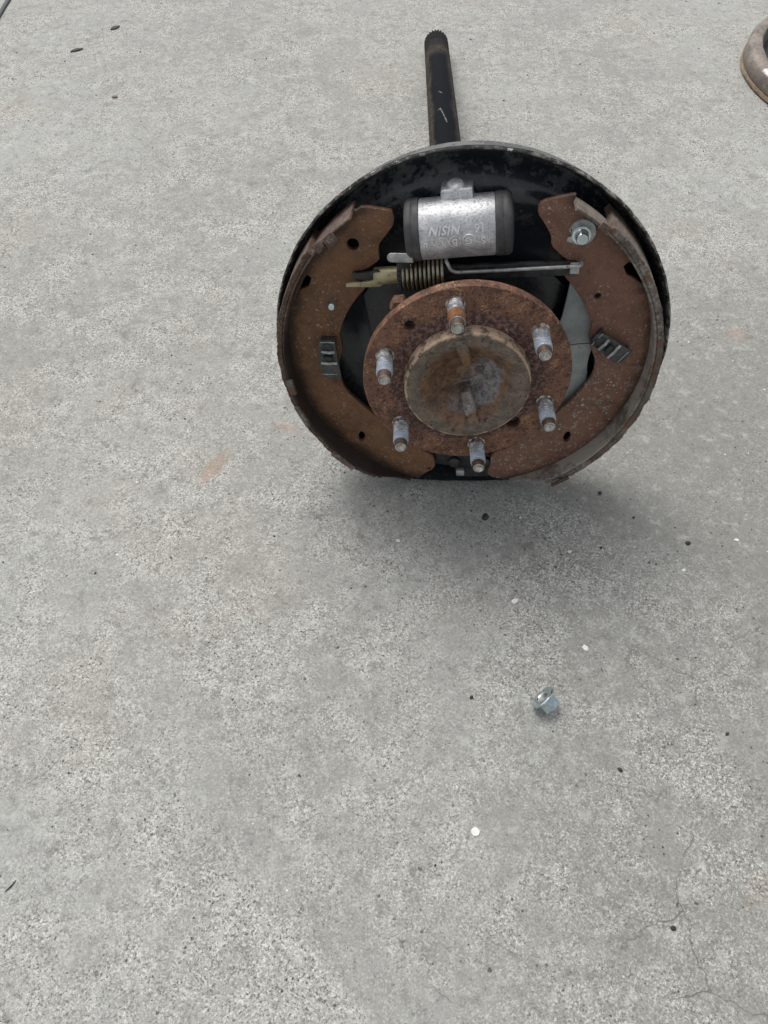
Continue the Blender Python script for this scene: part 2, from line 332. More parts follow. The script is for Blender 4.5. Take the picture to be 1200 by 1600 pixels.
M['dark'] = mat_simple('dark_steel', (.018, .018, .020), (.055, .053, .052), 110, (.4, .65), .2, .2, .0005, 240, (.13, .115, .10), (.62, .74))
M['black_paint'] = mat_simple('black_paint', (.010, .0125, .016), (.026, .030, .036), 40, (.22, .42), 0, .15, .0015, 200, (.11, .105, .095), (.62, .74))
M['clip'] = mat_simple('clip_steel', (.040, .043, .048), (.085, .085, .086), 130, (.4, .6), .25, .2, .0005, 260, (.24, .22, .20), (.62, .72))
M['lever'] = mat_simple('lever_greenish_zinc', (.30, .335, .325), (.43, .465, .45), 60, (.5, .7), .1, .12, .0004, 170, (.12, .125, .11), (.60, .68))
M['near_black'] = mat_simple('black_grease', (.012, .011, .010), (.03, .028, .026), 150, (.25, .5), 0, .4, .0012)
M['drum'] = mat_rust('drum_rust', (.11, .092, .078), (.235, .20, .172), (.38, .345, .31), .9, rough=.55, metal=.25, pits=.25)
M['drum_edge'] = mat_rust('drum_edge_rust', (.14, .098, .062), (.26, .195, .13), (.38, .30, .21), 2.5, rough=.8, pits=.2)
M['drum_bright'] = mat_simple('drum_steel_glare', (.34, .33, .32), (.56, .55, .53), 140, (.3, .5), .5, .2, .0008, 110, (.30, .25, .20))  # worn steel with a strip of glare painted into the colour
M['blackchip'] = mat_simple('black_grit', (.012, .012, .012), (.035, .033, .03), 500, (.5, .8), 0, .4)
M['whitechip'] = mat_simple('white_flake', (.62, .61, .58), (.82, .81, .79), 500, (.6, .9), 0, .2)
M['leaf'] = mat_simple('dry_leaf', (.022, .024, .024), (.05, .05, .047), 300, (.6, .85), 0, .4)
M['husk'] = mat_simple('brown_husk', (.16, .12, .08), (.30, .25, .19), 300, (.6, .9), 0, .3)
M['joint'] = mat_simple('joint_sealant', (.035, .04, .046), (.07, .075, .08), 200, (.6, .85), 0, .3)

# ------------------------------------------------------------------ object helpers
WM = {}
def link(name, me, mats, parent=None, mat=None, smooth=38):
    o = bpy.data.objects.new(name, me); COL.objects.link(o)
    for m in (mats if isinstance(mats, (list, tuple)) else [mats]): me.materials.append(m)
    W = mat if mat is not None else Matrix.Identity(4)
    if parent is not None:
        o.parent = parent; o.matrix_basis = WM[parent.name].inverted() @ W
    else: o.matrix_basis = W
    WM[o.name] = W
    if smooth is not None and len(me.polygons):
        me.shade_smooth(); me.set_sharp_from_angle(angle=R(smooth))
    return o
def tag(o, label=None, cat=None, group=None, kind=None):
    for k, v in (('label', label), ('category', cat), ('group', group), ('kind', kind)):
        if v: o[k] = v
    return o
def tomesh(bm, name):
    bmesh.ops.recalc_face_normals(bm, faces=bm.faces)
    me = bpy.data.meshes.new(name); bm.to_mesh(me); bm.free(); return me
def lathe(bm, prof, seg=64, M4=None, cap=(False, False), jit=None):
    """rings of (r,z) round Z"""
    rings = []
    for k, (r, z) in enumerate(prof):
        if r < 1e-7: rings.append([bm.verts.new((0, 0, z))]); continue
        ring = []
        for i in range(seg):
            a = 2 * PI * i / seg; rr, zz = r, z
            if jit: rr, zz = jit(k, a, r, z)
            ring.append(bm.verts.new((rr * math.cos(a), rr * math.sin(a), zz)))
        rings.append(ring)
    for A, B in zip(rings, rings[1:]):
        if len(A) == 1 and len(B) == 1: continue
        for i in range(seg):
            j = (i + 1) % seg
            if len(A) == 1: bm.faces.new((A[0], B[j], B[i]))
            elif len(B) == 1: bm.faces.new((A[i], A[j], B[0]))
            else: bm.faces.new((A[i], A[j], B[j], B[i]))
    if cap[0] and len(rings[0]) > 1: bm.faces.new(rings[0][::-1])
    if cap[1] and len(rings[-1]) > 1: bm.faces.new(rings[-1])
    if M4 is not None: bmesh.ops.transform(bm, matrix=M4, verts=[v for r_ in rings for v in r_])
    return rings
def box(bm, c, s, bev=.0006, rot=None):
    r_ = bmesh.ops.create_cube(bm, size=1.0)
    vs = r_['verts']
    m = Matrix.Translation(c) @ (rot.to_4x4() if rot else Matrix.Identity(4)) @ Matrix.Diagonal((*s, 1))
    bmesh.ops.transform(bm, matrix=m, verts=vs)
    if bev:
        es = list({e for v in vs for e in v.link_edges})
        bmesh.ops.bevel(bm, geom=es, offset=bev, segments=2, profile=.5, affect='EDGES')
def tube(bm, pts, r, seg=10, cap=True):
    pts = [Vector(p) for p in pts]; n = len(pts); rings = []
    t0 = (pts[1] - pts[0]).normalized()
    up = Vector((0, 0, 1)) if abs(t0.z) < .9 else Vector((1, 0, 0))
    nrm = t0.cross(up).normalized()
    for i, p in enumerate(pts):
        t = (pts[min(i + 1, n - 1)] - pts[max(i - 1, 0)]).normalized()
        nrm = (nrm - t * nrm.dot(t)).normalized(); b = t.cross(nrm)
        rr = r[i] if isinstance(r, (list, tuple)) else r
        rings.append([bm.verts.new(p + (nrm * math.cos(2 * PI * k / seg) + b * math.sin(2 * PI * k / seg)) * rr) for k in range(seg)])
    for A, B in zip(rings, rings[1:]):
        for i in range(seg):
            j = (i + 1) % seg; bm.faces.new((A[i], A[j], B[j], B[i]))
    if cap: bm.faces.new(rings[0][::-1]); bm.faces.new(rings[-1])
def arc(cx, cy, r, a0, a1, n):
    return [(cx + r * math.cos(R(a0 + (a1 - a0) * i / n)), cy + r * math.sin(R(a0 + (a1 - a0) * i / n))) for i in range(n + 1)]
def circ(cx, cy, r, n=24, ry=None, rot=0):
    out = []
    for i in range(n):
        a = 2 * PI * i / n; u, v = r * math.cos(a), (ry or r) * math.sin(a); c, s = math.cos(R(rot)), math.sin(R(rot))
        out.append((cx + u * c - v * s, cy + u * s + v * c))
    return out
def chaikin(p, it=1):
    for _ in range(it):
        q = [p[0]]
        for a, b in zip(p, p[1:]):
            q += [(a[0] * .78 + b[0] * .22, a[1] * .78 + b[1] * .22), (a[0] * .22 + b[0] * .78, a[1] * .22 + b[1] * .78)]
        p = q + [p[-1]]
    return p
def flat_mesh(name, loops, zf, th, bev=.0006):
    """flat sheet with holes: front face at z=zf, thickness th"""
    cu = bpy.data.curves.new(name, 'CURVE'); cu.dimensions = '2D'; cu.fill_mode = 'BOTH'
    cu.extrude = th / 2 - bev; cu.bevel_depth = bev; cu.bevel_resolution = 1; cu.offset = -bev
    for lp in loops:
        sp = cu.splines.new('POLY'); sp.points.add(len(lp) - 1); sp.use_cyclic_u = True
        for i, (x, y) in enumerate(lp): sp.points[i].co = (x, y, 0, 1)
    o = bpy.data.objects.new('tmp', cu); COL.objects.link(o)
    dg = bpy.context.evaluated_depsgraph_get(); dg.update()
    me = bpy.data.meshes.new_from_object(o.evaluated_get(dg)); me.name = name
    me.materials.clear()
    bpy.data.objects.remove(o); bpy.data.curves.remove(cu)
    me.transform(Matrix.Translation((0, 0, zf - th / 2)))
    bm = bmesh.new(); bm.from_mesh(me); bmesh.ops.remove_doubles(bm, verts=bm.verts, dist=1e-6); bm.to_mesh(me); bm.free()
    return me
def mm(l): return [(x / 1000, y / 1000) for x, y in l]
def nz(x, y, z=0, s=1): return mnoise.noise((x * s, y * s, z * s))

# ------------------------------------------------------------------ setting: concrete ground, joint
bm = bmesh.new()
bmesh.ops.create_grid(bm, x_segments=4, y_segments=4, size=30)
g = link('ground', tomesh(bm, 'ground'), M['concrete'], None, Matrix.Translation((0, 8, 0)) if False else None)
tag(g, kind='structure')
bm = bmesh.new()
tube(bm, [(-.664, 1.40 + .02 * i, .001 + .0006 * nz(i, 3, 1, .7)) for i in range(-6, 30)], .0042, 8)
for v in bm.verts: v.co.x += .0015 * nz(v.co.y, 0, 0, 40); v.co.z *= .8
jn = link('expansion_joint', tomesh(bm, 'expansion_joint'), M['joint']); tag(jn, kind='structure')

# ------------------------------------------------------------------ frames of the axle assembly
MA = Matrix(((0.99568, -0.09095, -0.01868, 0.06694), (-0.00341, 0.16527, -0.98624, 0.43723), (0.09278, 0.98205, 0.16424, 0.16593), (0, 0, 0, 1)))
Q = Matrix(((.99744, .00227, -.07142, 0), (0, .99949, .03182, 0), (.07145, -.03174, .99694, 0), (0, 0, 0, 1)))
MP = MA @ Q                               # the backing plate and all it carries sit slightly skewed on the axle
root = bpy.data.objects.new('axle_assembly', None); COL.objects.link(root)
root.location = (.07, .47, 0); root.empty_display_size = .1; WM[root.name] = Matrix.Translation((.07, .47, 0))
tag(root, 'rusty drum brake with six wheel studs on a black axle shaft lying on concrete', 'axle assembly')

# ---- axle shaft
bm = bmesh.new()
prof = [(.030, -.05), (.030, -.10), (.0245, -.112), (.0208, -.13), (.0200, -.20), (.0194, -.50), (.0190, -.845), (.0186, -.848)]
prof2 = []
for a, b in zip(prof, prof[1:]):
    k = max(1, int((a[1] - b[1]) / .03)); prof2 += [(a[0] + (b[0] - a[0]) * i / k, a[1] + (b[1] - a[1]) * i / k) for i in range(k)]
lathe(bm, prof2 + [prof[-1]], 56, cap=(True, True), jit=lambda k, a, r, z: (r + .00015 * nz(math.cos(a), math.sin(a), z * 30, 3), z))
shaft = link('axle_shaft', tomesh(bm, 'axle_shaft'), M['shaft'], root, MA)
bm = bmesh.new()
T_ = 24; sg = T_ * 4
def spl(k, a, r, z):
    i = round(a / (2 * PI) * sg) % 4
    return (r if i in (0, 1) else r - .0018 if r > .0165 else r, z)
lathe(bm, [(.0186, -.847), (.0191, -.852), (.0191, -.888), (.0180, -.8945), (.012, -.896)], sg, cap=(True, True), jit=spl)
link('shaft_spline', tomesh(bm, 'shaft_spline'), M['shaft'], shaft, MA, 25)

# ---- backing plate
bm = bmesh.new()
pr = [(.0560, -.078), (.075, -.078), (.088, -.079), (.100, -.0775), (.112, -.0725), (.122, -.0685), (.131, -.0675), (.138, -.070), (.1435, -.077),
      (.147, -.0835), (.1500, -.0845), (.1525, -.0815), (.1542, -.074), (.1572, -.060), (.1604, -.0510), (.1622, -.0470),
      (.1629, -.0460), (.1638, -.0463), (.1643, -.0475), (.1643, -.0495), (.1636, -.0508), (.1612, -.0522), (.1590, -.0600), (.1565, -.080), (.153, -.087), (.14, -.0795), (.12, -.0715), (.10, -.0800), (.0560, -.081)]
def pj(k, a, r, z):
    x, y = math.cos(a), math.sin(a)
    d = .0004 * nz(x, y, 0, 9) + .0003 * nz(x, y, 1, 30) if r > .1595 else 0
    e = .0005 * nz(x, y, 2, 24) if r > .16 else 0
    # pressed lumps round the middle, flats beside the cylinder
    if r * y < -.150 and r > .13: d += ((-.150 + (r * y + .150) * .25) / y - r)     # bottom edge knocked flat
    if .09 < r < .135: e += .0050 * math.cos(a * 4 + .6) * math.sin((r - .09) / .045 * PI) * (1 if z > -.079 else 1)
    return r + d, z + e
lathe(bm, pr, 200, jit=pj)
plate = link('backing_plate', tomesh(bm, 'backing_plate'), M['plate'], root, MP, 50)
# bearing retainer behind the hub
ret = chaikin([(-.087, .045), (-.070, .066), (.02, .070), (.0805, .0545), (.0755, .0205), (.070, -.045), (.045, -.075), (-.05, -.075), (-.080, -.045), (-.087, .045)], 1)[:-1]
link('bearing_retainer', flat_mesh('bearing_retainer', [ret], -.060, .007, .0012), M['black_paint'], root, MP)
def hexbolt(bm, c, r, h, M4=None, dome=True, washer=0):
    m = Matrix.Translation(c)
    if M4 is not None: m = M4 @ m
    if washer: lathe(bm, [(washer * .6, -.0002), (washer, -.0002), (washer, .0012), (washer * .6, .0014)], 28, m)
    lathe(bm, [(r, 0), (r, h * .8), (r * .86, h)], 6, m, (True, True))
    if dome: lathe(bm, [(r * .52, h - .0005), (r * .52, h + .003), (r * .4, h + .0038), (0, h + .004)], 16, m)
for c in ((.052, -.052, -.060), (-.055, -.055, -.060)):
    bm = bmesh.new(); hexbolt(bm, c, .0085, .008, None, True, .011)
    link('retainer_nut', tomesh(bm, 'retainer_nut'), M['orange'], root, MP)

# ---- hub flange with boss
bm_holes = [circ(0, 0, .084, 120), circ(0, 0, .047, 64), circ(-.0426, .0537, .0042, 20), circ(.038, -.0477, .0062, 24)]
hub = link('hub_flange', flat_mesh('hub_flange', bm_holes, 0, .0100, .0011), M['hub'], root, MA, 30)
bm = bmesh.new()
lathe(bm, [(.0465, -.0095), (.0465, -.011), (.056, -.012), (.056, -.030), (.046, -.036), (.046, -.062)], 64)
link('hub_neck', tomesh(bm, 'hub_neck'), M['hub'], hub, MA)
bm = bmesh.new()
def bj(k, a, r, z): return r + .00025 * nz(math.cos(a), math.sin(a), k, 6), z + (.0003 * nz(math.cos(a) * r, math.sin(a) * r, 5, 70))
lathe(bm, [(.0512, -.0010), (.0508, .0004), (.0506, .0096), (.0500, .0112), (.0488, .0117), (.0420, .0113), (.0390, .0104), (.0350, .0078), (.0290, .0020), (.0225, -.0040), (.0160, -.0085), (.0095, -.0108), (.0086, -.0112), (.0080, -.0106), (.0040, -.0105), (0, -.0105)], 96, jit=bj)
boss = link('hub_boss', tomesh(bm, 'hub_boss'), M['boss'], hub, MA)
for (x0, y0, x1, y1, w0, w1, z0, z1) in ((-.0050, .0455, .0006, .0180, .0110, .0068, .0126, .0095), (.0054, -.0420, -.0020, -.0100, .0115, .0090, .0122, .0040)):
    bm = bmesh.new(); a = Vector((x0, y0, 0)); b = Vector((x1, y1, 0)); d = (b - a).normalized(); n = Vector((-d.y, d.x, 0))
    rows = []
    for i in range(9):
        f = i / 8; p = a.lerp(b, f); wd = (w0 + (w1 - w0) * f) / 2 * (1 if i < 8 else .75); zt = z0 + (z1 - z0) * f - (.0006 if i == 8 else 0)
        rows.append([bm.verts.new(p + n * wd * u + Vector((0, 0, zz))) for u, zz in ((-1.2, -.011), (-1, zt - .0015), (-.65, zt), (.65, zt), (1, zt - .0015), (1.2, -.011))])
    for A, B in zip(rows, rows[1:]):
        for i in range(5): bm.faces.new((A[i], A[i + 1], B[i + 1], B[i]))
    bm.faces.new(rows[0]); bm.faces.new(rows[-1][::-1])
    link('boss_rib', tomesh(bm, 'boss_rib'), M['boss'], hub, MA, 50)

bm = bmesh.new(); hexbolt(bm, (-.0500, .0625, -.0200), .0075, .0095, None, False)
link('hub_bolt', tomesh(bm, 'hub_bolt'), M['hub'], hub, MA)
# ---- wheel studs
for k in range(6):
    a = 1.6765 - k * PI / 3
    Ms = MA @ Matrix.Translation((.06985 * math.cos(a), .06985 * math.sin(a), 0)) @ Matrix.Rotation(k * 1.3, 4, 'Z')
    bm = bmesh.new()
    pr = [(.0076, -.0002), (.0076, .0005), (.0068, .0010), (.0067, .0026), (.0064, .0036)]
    z = .0045
    while z < .0235: pr += [(.0065, z), (.0057, z + .00105)]; z += .0021
    pr += [(.0060, .0242), (.0060, .0256), (.0046, .0262), (0, .0262)]
    lathe(bm, pr, 28, jit=lambda kk, aa, r, zz: (r + .00018 * nz(math.cos(aa), math.sin(aa), zz * 300 + k, 2), zz))
    st = link('wheel_stud', tomesh(bm, 'wheel_stud'), M['stud'], root, Ms, 28)
    bm = bmesh.new()
    lathe(bm, [(.0058, .0245), (.0058, .0255), (.0053, .0262), (.0053, .0305), (.0047, .0318), (.0040, .0320), (.0036, .0312), (.0022, .0302), (0, .0300)], 24)
    bmf = tomesh(bm, 'stud_tip'); tip = link('stud_tip', bmf, [M['stud_tip'], M['steel_end']], st, Ms, 32)
    for f in bmf.polygons:
        if f.center.z > .0308 and math.hypot(f.center.x, f.center.y) < .0049: f.material_index = 1
        if f.center.z < .0308 and math.hypot(f.center.x, f.center.y) < .0040: f.material_index = 1
    if k == 0:
        st['label'] = 'wheel stud at the top with an orange rust band'
        bm = bmesh.new(); lathe(bm, [(.0064, .0135), (.0067, .014), (.0067, .020), (.0067, .0245), (.0062, .025)], 28, jit=lambda kk, aa, r, zz: (r, zz + .0009 * nz(math.cos(aa), math.sin(aa), kk, 2)))
        link('rust_band', tomesh(bm, 'rust_band'), M['orange'], st, Ms)

# ---- brake shoes
LW = mm([(-80.4, 126.2), (-76.3, 129.0), (-56.6, 125.2), (-53.8, 123.9), (-52.7, 117.7), (-54.8, 112.0), (-65.6, 100.1), (-66.8, 95.4), (-66.7, 88.7), (-67.1, 86.2), (-79.4, 78.1), (-88.6, 78.1), (-88.6, 70.5), (-77.5, 68.0),
         (-80.5, 62.5), (-87.6, 55.8), (-98.3, 41.4), (-104.7, 28.0), (-106.7, 21.1), (-106.3, 15.5), (-106.1, 6.6), (-109.0, -1.5), (-111.5, -9.0), (-111.6, -24.0), (-108.0, -37.1), (-96.6, -51.2), (-82.9, -67.1), (-62, -91), (-45, -106), (-34.5, -113), (-33, -119.9), (-32.5, -127.6), (-37.7, -132.2), (-43.5, -136.6)])
RW = mm([(78.7, 130.2), (74.0, 129.9), (57.6, 127.0), (53.0, 124.5), (52.0, 117.9), (58.7, 108.0), (63.2, 99.5), (63.3, 92.5), (72.3, 83.4), (77.9, 79.6), (84.6, 79.3), (84.9, 70.9), (73.3, 69.0),
         (81.0, 59.9), (90.4, 46.3), (97.2, 31.5), (99.9, 21.9), (99.1, 15.1), (99.8, 5.1), (102.8, -2.1), (106.0, -10.6), (105.9, -22.4), (101.8, -32.1), (92.8, -47.1), (78.2, -64.6), (60, -86), (38, -104), (20.6, -111.9), (20.1, -126.4), (17.5, -132), (17.4, -137.7), (22, -141.5), (30.0, -143.6)])
ZW = -.038
def tail(p, it=1): return chaikin(p, it)
lo = tail(LW) + arc(-.003, 0, .1499, 252, 122.5, 70)
ro = tail(RW) + arc(0, 0, .1478, -76, 58, 70)
lnotch = [(-.1395, .0600), (-.1330, .0660), (-.1235, .0705), (-.1235, .0745), (-.1275, .0755), (-.1305, .0725)]
lnotch = [(-.1232, .0735), (-.1262, .0762), (-.1292, .0728), (-.1350, .0622), (-.1385, .0560), (-.1335, .0640), (-.1260, .0668)]
rnotch = [(.1185, .0735), (.1215, .0765), (.1255, .0765), (.1330, .0620), (.1342, .0585), (.1290, .0625), (.1215, .0670)]
lh = [lnotch, circ(-.0862, .100, .0047, 24), circ(-.1002, -.089, .0030, 20, .0058, -8), circ(-.0383, -.1300, .0022, 14, .0014)]
rh = [rnotch, circ(.0892, -.0922, .0030, 20, .0062, -8), circ(.1019, .0492, .0026, 14)]
shoeL = link('brake_shoe', flat_mesh('shoe_web', [lo] + lh, ZW, .005, .0007), M['web'], root, MP, 30)
shoeL['label'] = 'left brake shoe, plain brown rust'
shoeR = link('brake_shoe', flat_mesh('shoe_web', [ro] + rh, ZW, .005, .0007), M['web_dirty'], root, MP, 30)
shoeR['label'] = 'right brake shoe caked with pale flecks'
def arc_solid(cx, cy, r0, r1, zf, zb, a0, a1, n, jr=0, jz=0, seed=0, steps=None):
    bm = bmesh.new(); rows = []
    for i in range(n + 1):
        f = i / n; a = R(a0 + (a1 - a0) * f); c, s = math.cos(a), math.sin(a)
        j1 = jr * (nz(a * 9, seed, 0, 1.7) + .7 * nz(a * 40, seed, 3, 1.3)); j2 = jz * (nz(a * 14, seed, 5, 1.5) + .6 * nz(a * 50, seed, 7, 1.3))
        f_, b_ = zf(f) + j2, zb(f)
        q = []
        for r, z in ((r0, f_ - .0006), (r0 + .0005, f_), (r1 - .0006 + j1 * .8, f_), (r1 + j1, f_ - .0006), (r1 + j1 * .3, f_ - .006), (r1, b_ + .0006), (r0, b_)):
            q.append(bm.verts.new((cx + r * c, cy + r * s, z)))
        rows.append(q)
    m = len(rows[0])
    for A, B in zip(rows, rows[1:]):
        for i in range(m): bm.faces.new((A[i], A[(i + 1) % m], B[(i + 1) % m], B[i]))
    bm.faces.new(rows[0]); bm.faces.new(rows[-1][::-1])
    return bm
sm = lambda t: max(0, min(1, t)) ** 2 * (3 - 2 * max(0, min(1, t)))
bm = arc_solid(-.003, 0, .1497, .1517, lambda f: -.0205 - .0125 * sm((f - .87) / .12), lambda f: -.060 + .008 * sm((.13 - f) / .04) + .015 * sm((f - .93) / .07), 122, 249, 150, .0002, .0004, 1)
link('shoe_table', tomesh(bm, 'shoe_table'), M['table'], shoeL, MP, 40)
bm = arc_solid(-.003, 0, .1517, .1560, lambda f: -.0200 - .0045 * sm((f - .90) / .10), lambda f: -.0600, 138, 236, 240, .0008, .0010, 2)
link('lining', tomesh(bm, 'lining'), M['lining_rust'], shoeL, MP, 45)
bm = arc_solid(0, 0, .1475, .1500, lambda f: -.0205 - .0125 * sm((f - .87) / .12), lambda f: -.060 + .019 * sm((.13 - f) / .04), 58.5, -75, 150, .0002, .0004, 3)
link('shoe_table', tomesh(bm, 'shoe_table'), M['lining_dusty'], shoeR, MP, 40)
bm = arc_solid(0, 0, .1500, .1550, lambda f: -.0195 - .0045 * sm((f - .90) / .10), lambda f: -.0600, 47, -62, 240, .0008, .0010, 4)
link('lining', tomesh(bm, 'lining'), M['lining'], shoeR, MP, 45)
# flakes of lining / table tabs at the shoe edges
def flake(par, a, r, la, lr, z, mat, cx=0, tilt=0, name='lining_flake'):
    bm = bmesh.new(); rr = Matrix.Rotation(R(a), 3, 'Z')
    box(bm, Vector((cx, 0, z)) + rr @ Vector((r, 0, 0)), (lr, la, .0030), .0007, rr @ Matrix.Rotation(R(tilt), 3, 'Y'))
    for v in bm.verts: v.co += Vector((nz(v.co.x, v.co.y, v.co.z, 300), nz(v.co.y, v.co.x, v.co.z, 320), nz(v.co.z, v.co.y, v.co.x, 310))) * .0009
    link(name, tomesh(bm, name), mat, par, MP, 40)
flake(shoeL, 130.5, .1480, .010, .009, -.0195, M['table'], -.003, 15, 'table_tab')
flake(shoeL, 134.5, .1510, .009, .007, -.0205, M['table'], -.003, 15, 'table_tab')
flake(shoeL, 187, .1500, .015, .006, -.0195, M['lining'], -.003, 8)
flake(shoeL, 199, .1525, .022, .005, -.0190, M['lining'], -.003, 8)
flake(shoeL, 222, .1535, .026, .005, -.0190, M['lining'], -.003, 8)
flake(shoeL, 236, .1520, .010, .004, -.0255, M['table'], -.003, 8)
flake(shoeR, 49, .1500, .009, .006, -.0190, M['table'], 0, 8, 'table_tab')
flake(shoeR, -57, .1543, .018, .003, -.0190, M['lining_rust'], 0, 8)
# pivot pin of the left shoe, bolt with clip washer on the right shoe
bm = bmesh.new(); lathe(bm, [(.0030, ZW - .003), (.0030, ZW + .0085), (.0024, ZW + .0092), (0, ZW + .0092)], 18, Matrix.Translation((-.1085, .0520, 0)))
link('pivot_pin', tomesh(bm, 'pivot_pin'), M['zinc'], shoeL, MP)
bm = bmesh.new()
ew = circ(.0853, .1026, .0091, 40)
ew = [p for p in ew if not (p[0] < .0790 and p[1] < .1040)]
i0 = max(range(len(ew)), key=lambda i: math.hypot(ew[i][0] - ew[i - 1][0], ew[i][1] - ew[i - 1][1]))
ew = ew[i0:] + ew[:i0]
ew = ew + [(.0835, .0945), (.0775, .0950), (.0745, .0965), (.0748, .0990), (.0778, .1000), (.0768, .1035), (.0757, .1052), (.0775, .1075)]
cw = link('clip_washer', flat_mesh('clip_washer', [ew], ZW + .0022, .0018, .0005), M['zinc_dull'], shoeR, MP)
bm = bmesh.new()
lathe(bm, [(.0070, ZW + .0022), (.0068, ZW + .0034), (.0052, ZW + .0036), (.0046, ZW + .0045), (.0046, ZW + .0092), (.0040, ZW + .0100), (0, ZW + .0100)], 26, Matrix.Translation((.0847, .1010, 0)))
link('pivot_bolt', tomesh(bm, 'pivot_bolt'), M['zinc'], shoeR, MP)
# hold-down clips: folded leaf with pin
def clip(par, outline, th, L, Wd, c, ang):
    zt = -.0285
    o = link('hold_down_clip', flat_mesh('hold_down_clip', [outline], zt, .0016, .0004), M['clip'], par, MP)
    rz = Matrix.Rotation(R(ang), 4, 'Z'); F = MP @ Matrix.Translation((c[0], c[1], 0)) @ rz
    bm = bmesh.new()
    for v0 in (-1, 1): box(bm, Vector((0, v0 * L * .44, zt - .0045)), (Wd * .86, .0014, .0095), .0004)
    for yy, ll in ((.0070, .72), (-.0040, .90)):
        tube(bm, [(-Wd * ll / 2 + i * Wd * ll / 8, yy + .0006 * nz(i, yy * 900, 0, .9), zt + .0006 + .0010 * math.sin(PI * i / 8)) for i in range(9)], .0013, 8)
    cl2 = link('clip_fold', tomesh(bm, 'clip_fold'), [M['clip'], M['zinc_dull']], par, F)
    for f in cl2.data.polygons:
        if f.center.z > zt + .0002: f.material_index = 1
    bm = bmesh.new()
    lathe(bm, [(.0048, zt + .0001), (.0050, zt + .0010), (.0036, zt + .0016), (.0034, zt + .0006), (0, zt + .0004)], 20, Matrix.Translation((-.0006, .0098, 0)))
    box(bm, Vector((-.0005, .0018, zt + .0016)), (.0085, .0030, .0022), .0007)
    box(bm, Vector((.0012, -.0005, zt + .0012)), (.0042, .0022, .0020), .0006)
    link('hold_down_pin', tomesh(bm, 'hold_down_pin'), M['dark'], par, F)
clip(shoeL, mm([(-123.8, 19.0), (-121.8, 21.8), (-112.9, 21.6), (-109.6, 18.6), (-109.5, 6.3), (-108.7, -15.0), (-124.0, -15.6), (-125.1, -6.3), (-125.6, 8.0)]), 0, .036, .015, (-.1170, .0040), -3)
clip(shoeR, mm([(100.1, 15.7), (103.0, 20.8), (106.5, 21.6), (110.8, 20.1), (133.3, 3.6), (122.7, -8.7), (105.9, 5.3), (101, 10.5)]), 0, .032, .016, (.1150, .0075), 52)

# ---- wheel cylinder
c0, c1 = Vector((-.0443, .1069, -.043)), Vector((.0341, .1098, -.043))
ax = (c1 - c0).normalized(); mid = (c0 + c1) / 2
e3 = Vector((0, 0, 1)); e2 = e3.cross(ax).normalized()
MC = MP @ Matrix(((ax.x, e2.x, 0, mid.x), (ax.y, e2.y, 0, mid.y), (ax.z, e2.z, 1, mid.z), (0, 0, 0, 1)))   # X along the cylinder
TX = Matrix.Rotation(R(90), 4, 'Y')           # lathe axis Z -> X
bm = bmesh.new()
lathe(bm, [(.0195, -.0295), (.0213, -.0293), (.0220, -.0280), (.0222, -.010), (.0222, .005), (.0222, .0255), (.0216, .0276), (.0195, .0278)], 72, TX, (True, True),
      jit=lambda k, a, r, z: (r + .00025 * nz(math.cos(a), math.sin(a), z * 60, 5), z))
cyl = link('wheel_cylinder', tomesh(bm, 'wheel_cylinder'), M['alu'], root, MC, 45)
for sgn, x0, x1 in ((-1, .0285, .0400), (1, .0270, .0400)):
    bm = bmesh.new(); L_ = x1 - x0
    lathe(bm, [(.0215, x0), (.0229, x0 + .0006), (.0231, x0 + L_ * .40), (.0226, x0 + L_ * .46), (.0230, x0 + L_ * .52), (.0228, x0 + L_ * .75), (.0212, x0 + L_ * .93), (.0170, x1), (.0110, x1 + .0006), (.0105, x1 - .001), (0, x1 - .001)], 56,
          Matrix.Rotation(R(90 * sgn), 4, 'Y'))
    link('rubber_boot', tomesh(bm, 'rubber_boot'), M['rubber'], cyl, MC, 50)
bm = bmesh.new()
box(bm, Vector((-.0002, .0215, -.0070)), (.0235, .0150, .0200), .0018)
lathe(bm, [(.0068, .0), (.0066, .0020), (.0050, .0036), (0, .0040)], 24, Matrix.Translation((-.0010, .0282, -.004)) @ Matrix.Rotation(R(-70), 4, 'X'))
for xx in (-.004, .006): lathe(bm, [(.0026, .0), (.0024, .0006), (.0015, .0006), (.0012, -.0004), (0, -.0004)], 16, Matrix.Translation((xx, .0235, .0030)))
for v in bm.verts: v.co += Vector((nz(v.co.x, v.co.y, v.co.z, 180), nz(v.co.y, v.co.z, v.co.x, 190), nz(v.co.z, v.co.x, v.co.y, 170))) * .0005
link('bleeder_lug', tomesh(bm, 'bleeder_lug'), M['alu'], cyl, MC, 45)
def cast_text(s, xc, phi, size, shear=0.0, ring=False):
    """raised foundry lettering, upside down, wrapped round the cylinder at angle phi from the front"""
    cu = bpy.data.curves.new('t', 'FONT'); cu.body = s; cu.size = size; cu.align_x = 'CENTER'; cu.align_y = 'CENTER'
    cu.extrude = .0007; cu.shear = shear; cu.offset = .00022; cu.space_character = 1.08; cu.resolution_u = 3
    o = bpy.data.objects.new('t', cu); COL.objects.link(o); dg = bpy.context.evaluated_depsgraph_get(); dg.update()
    me = bpy.data.meshes.new_from_object(o.evaluated_get(dg)); bpy.data.objects.remove(o); bpy.data.curves.remove(cu)
    me.materials.clear(); out = []
    for v in me.vertices:
        x, y, z = -v.co.x + xc, -v.co.y, v.co.z
        a = phi + y / .0222; r = .02255 + z
        v.co = (x, r * math.sin(a), r * math.cos(a))
    return me
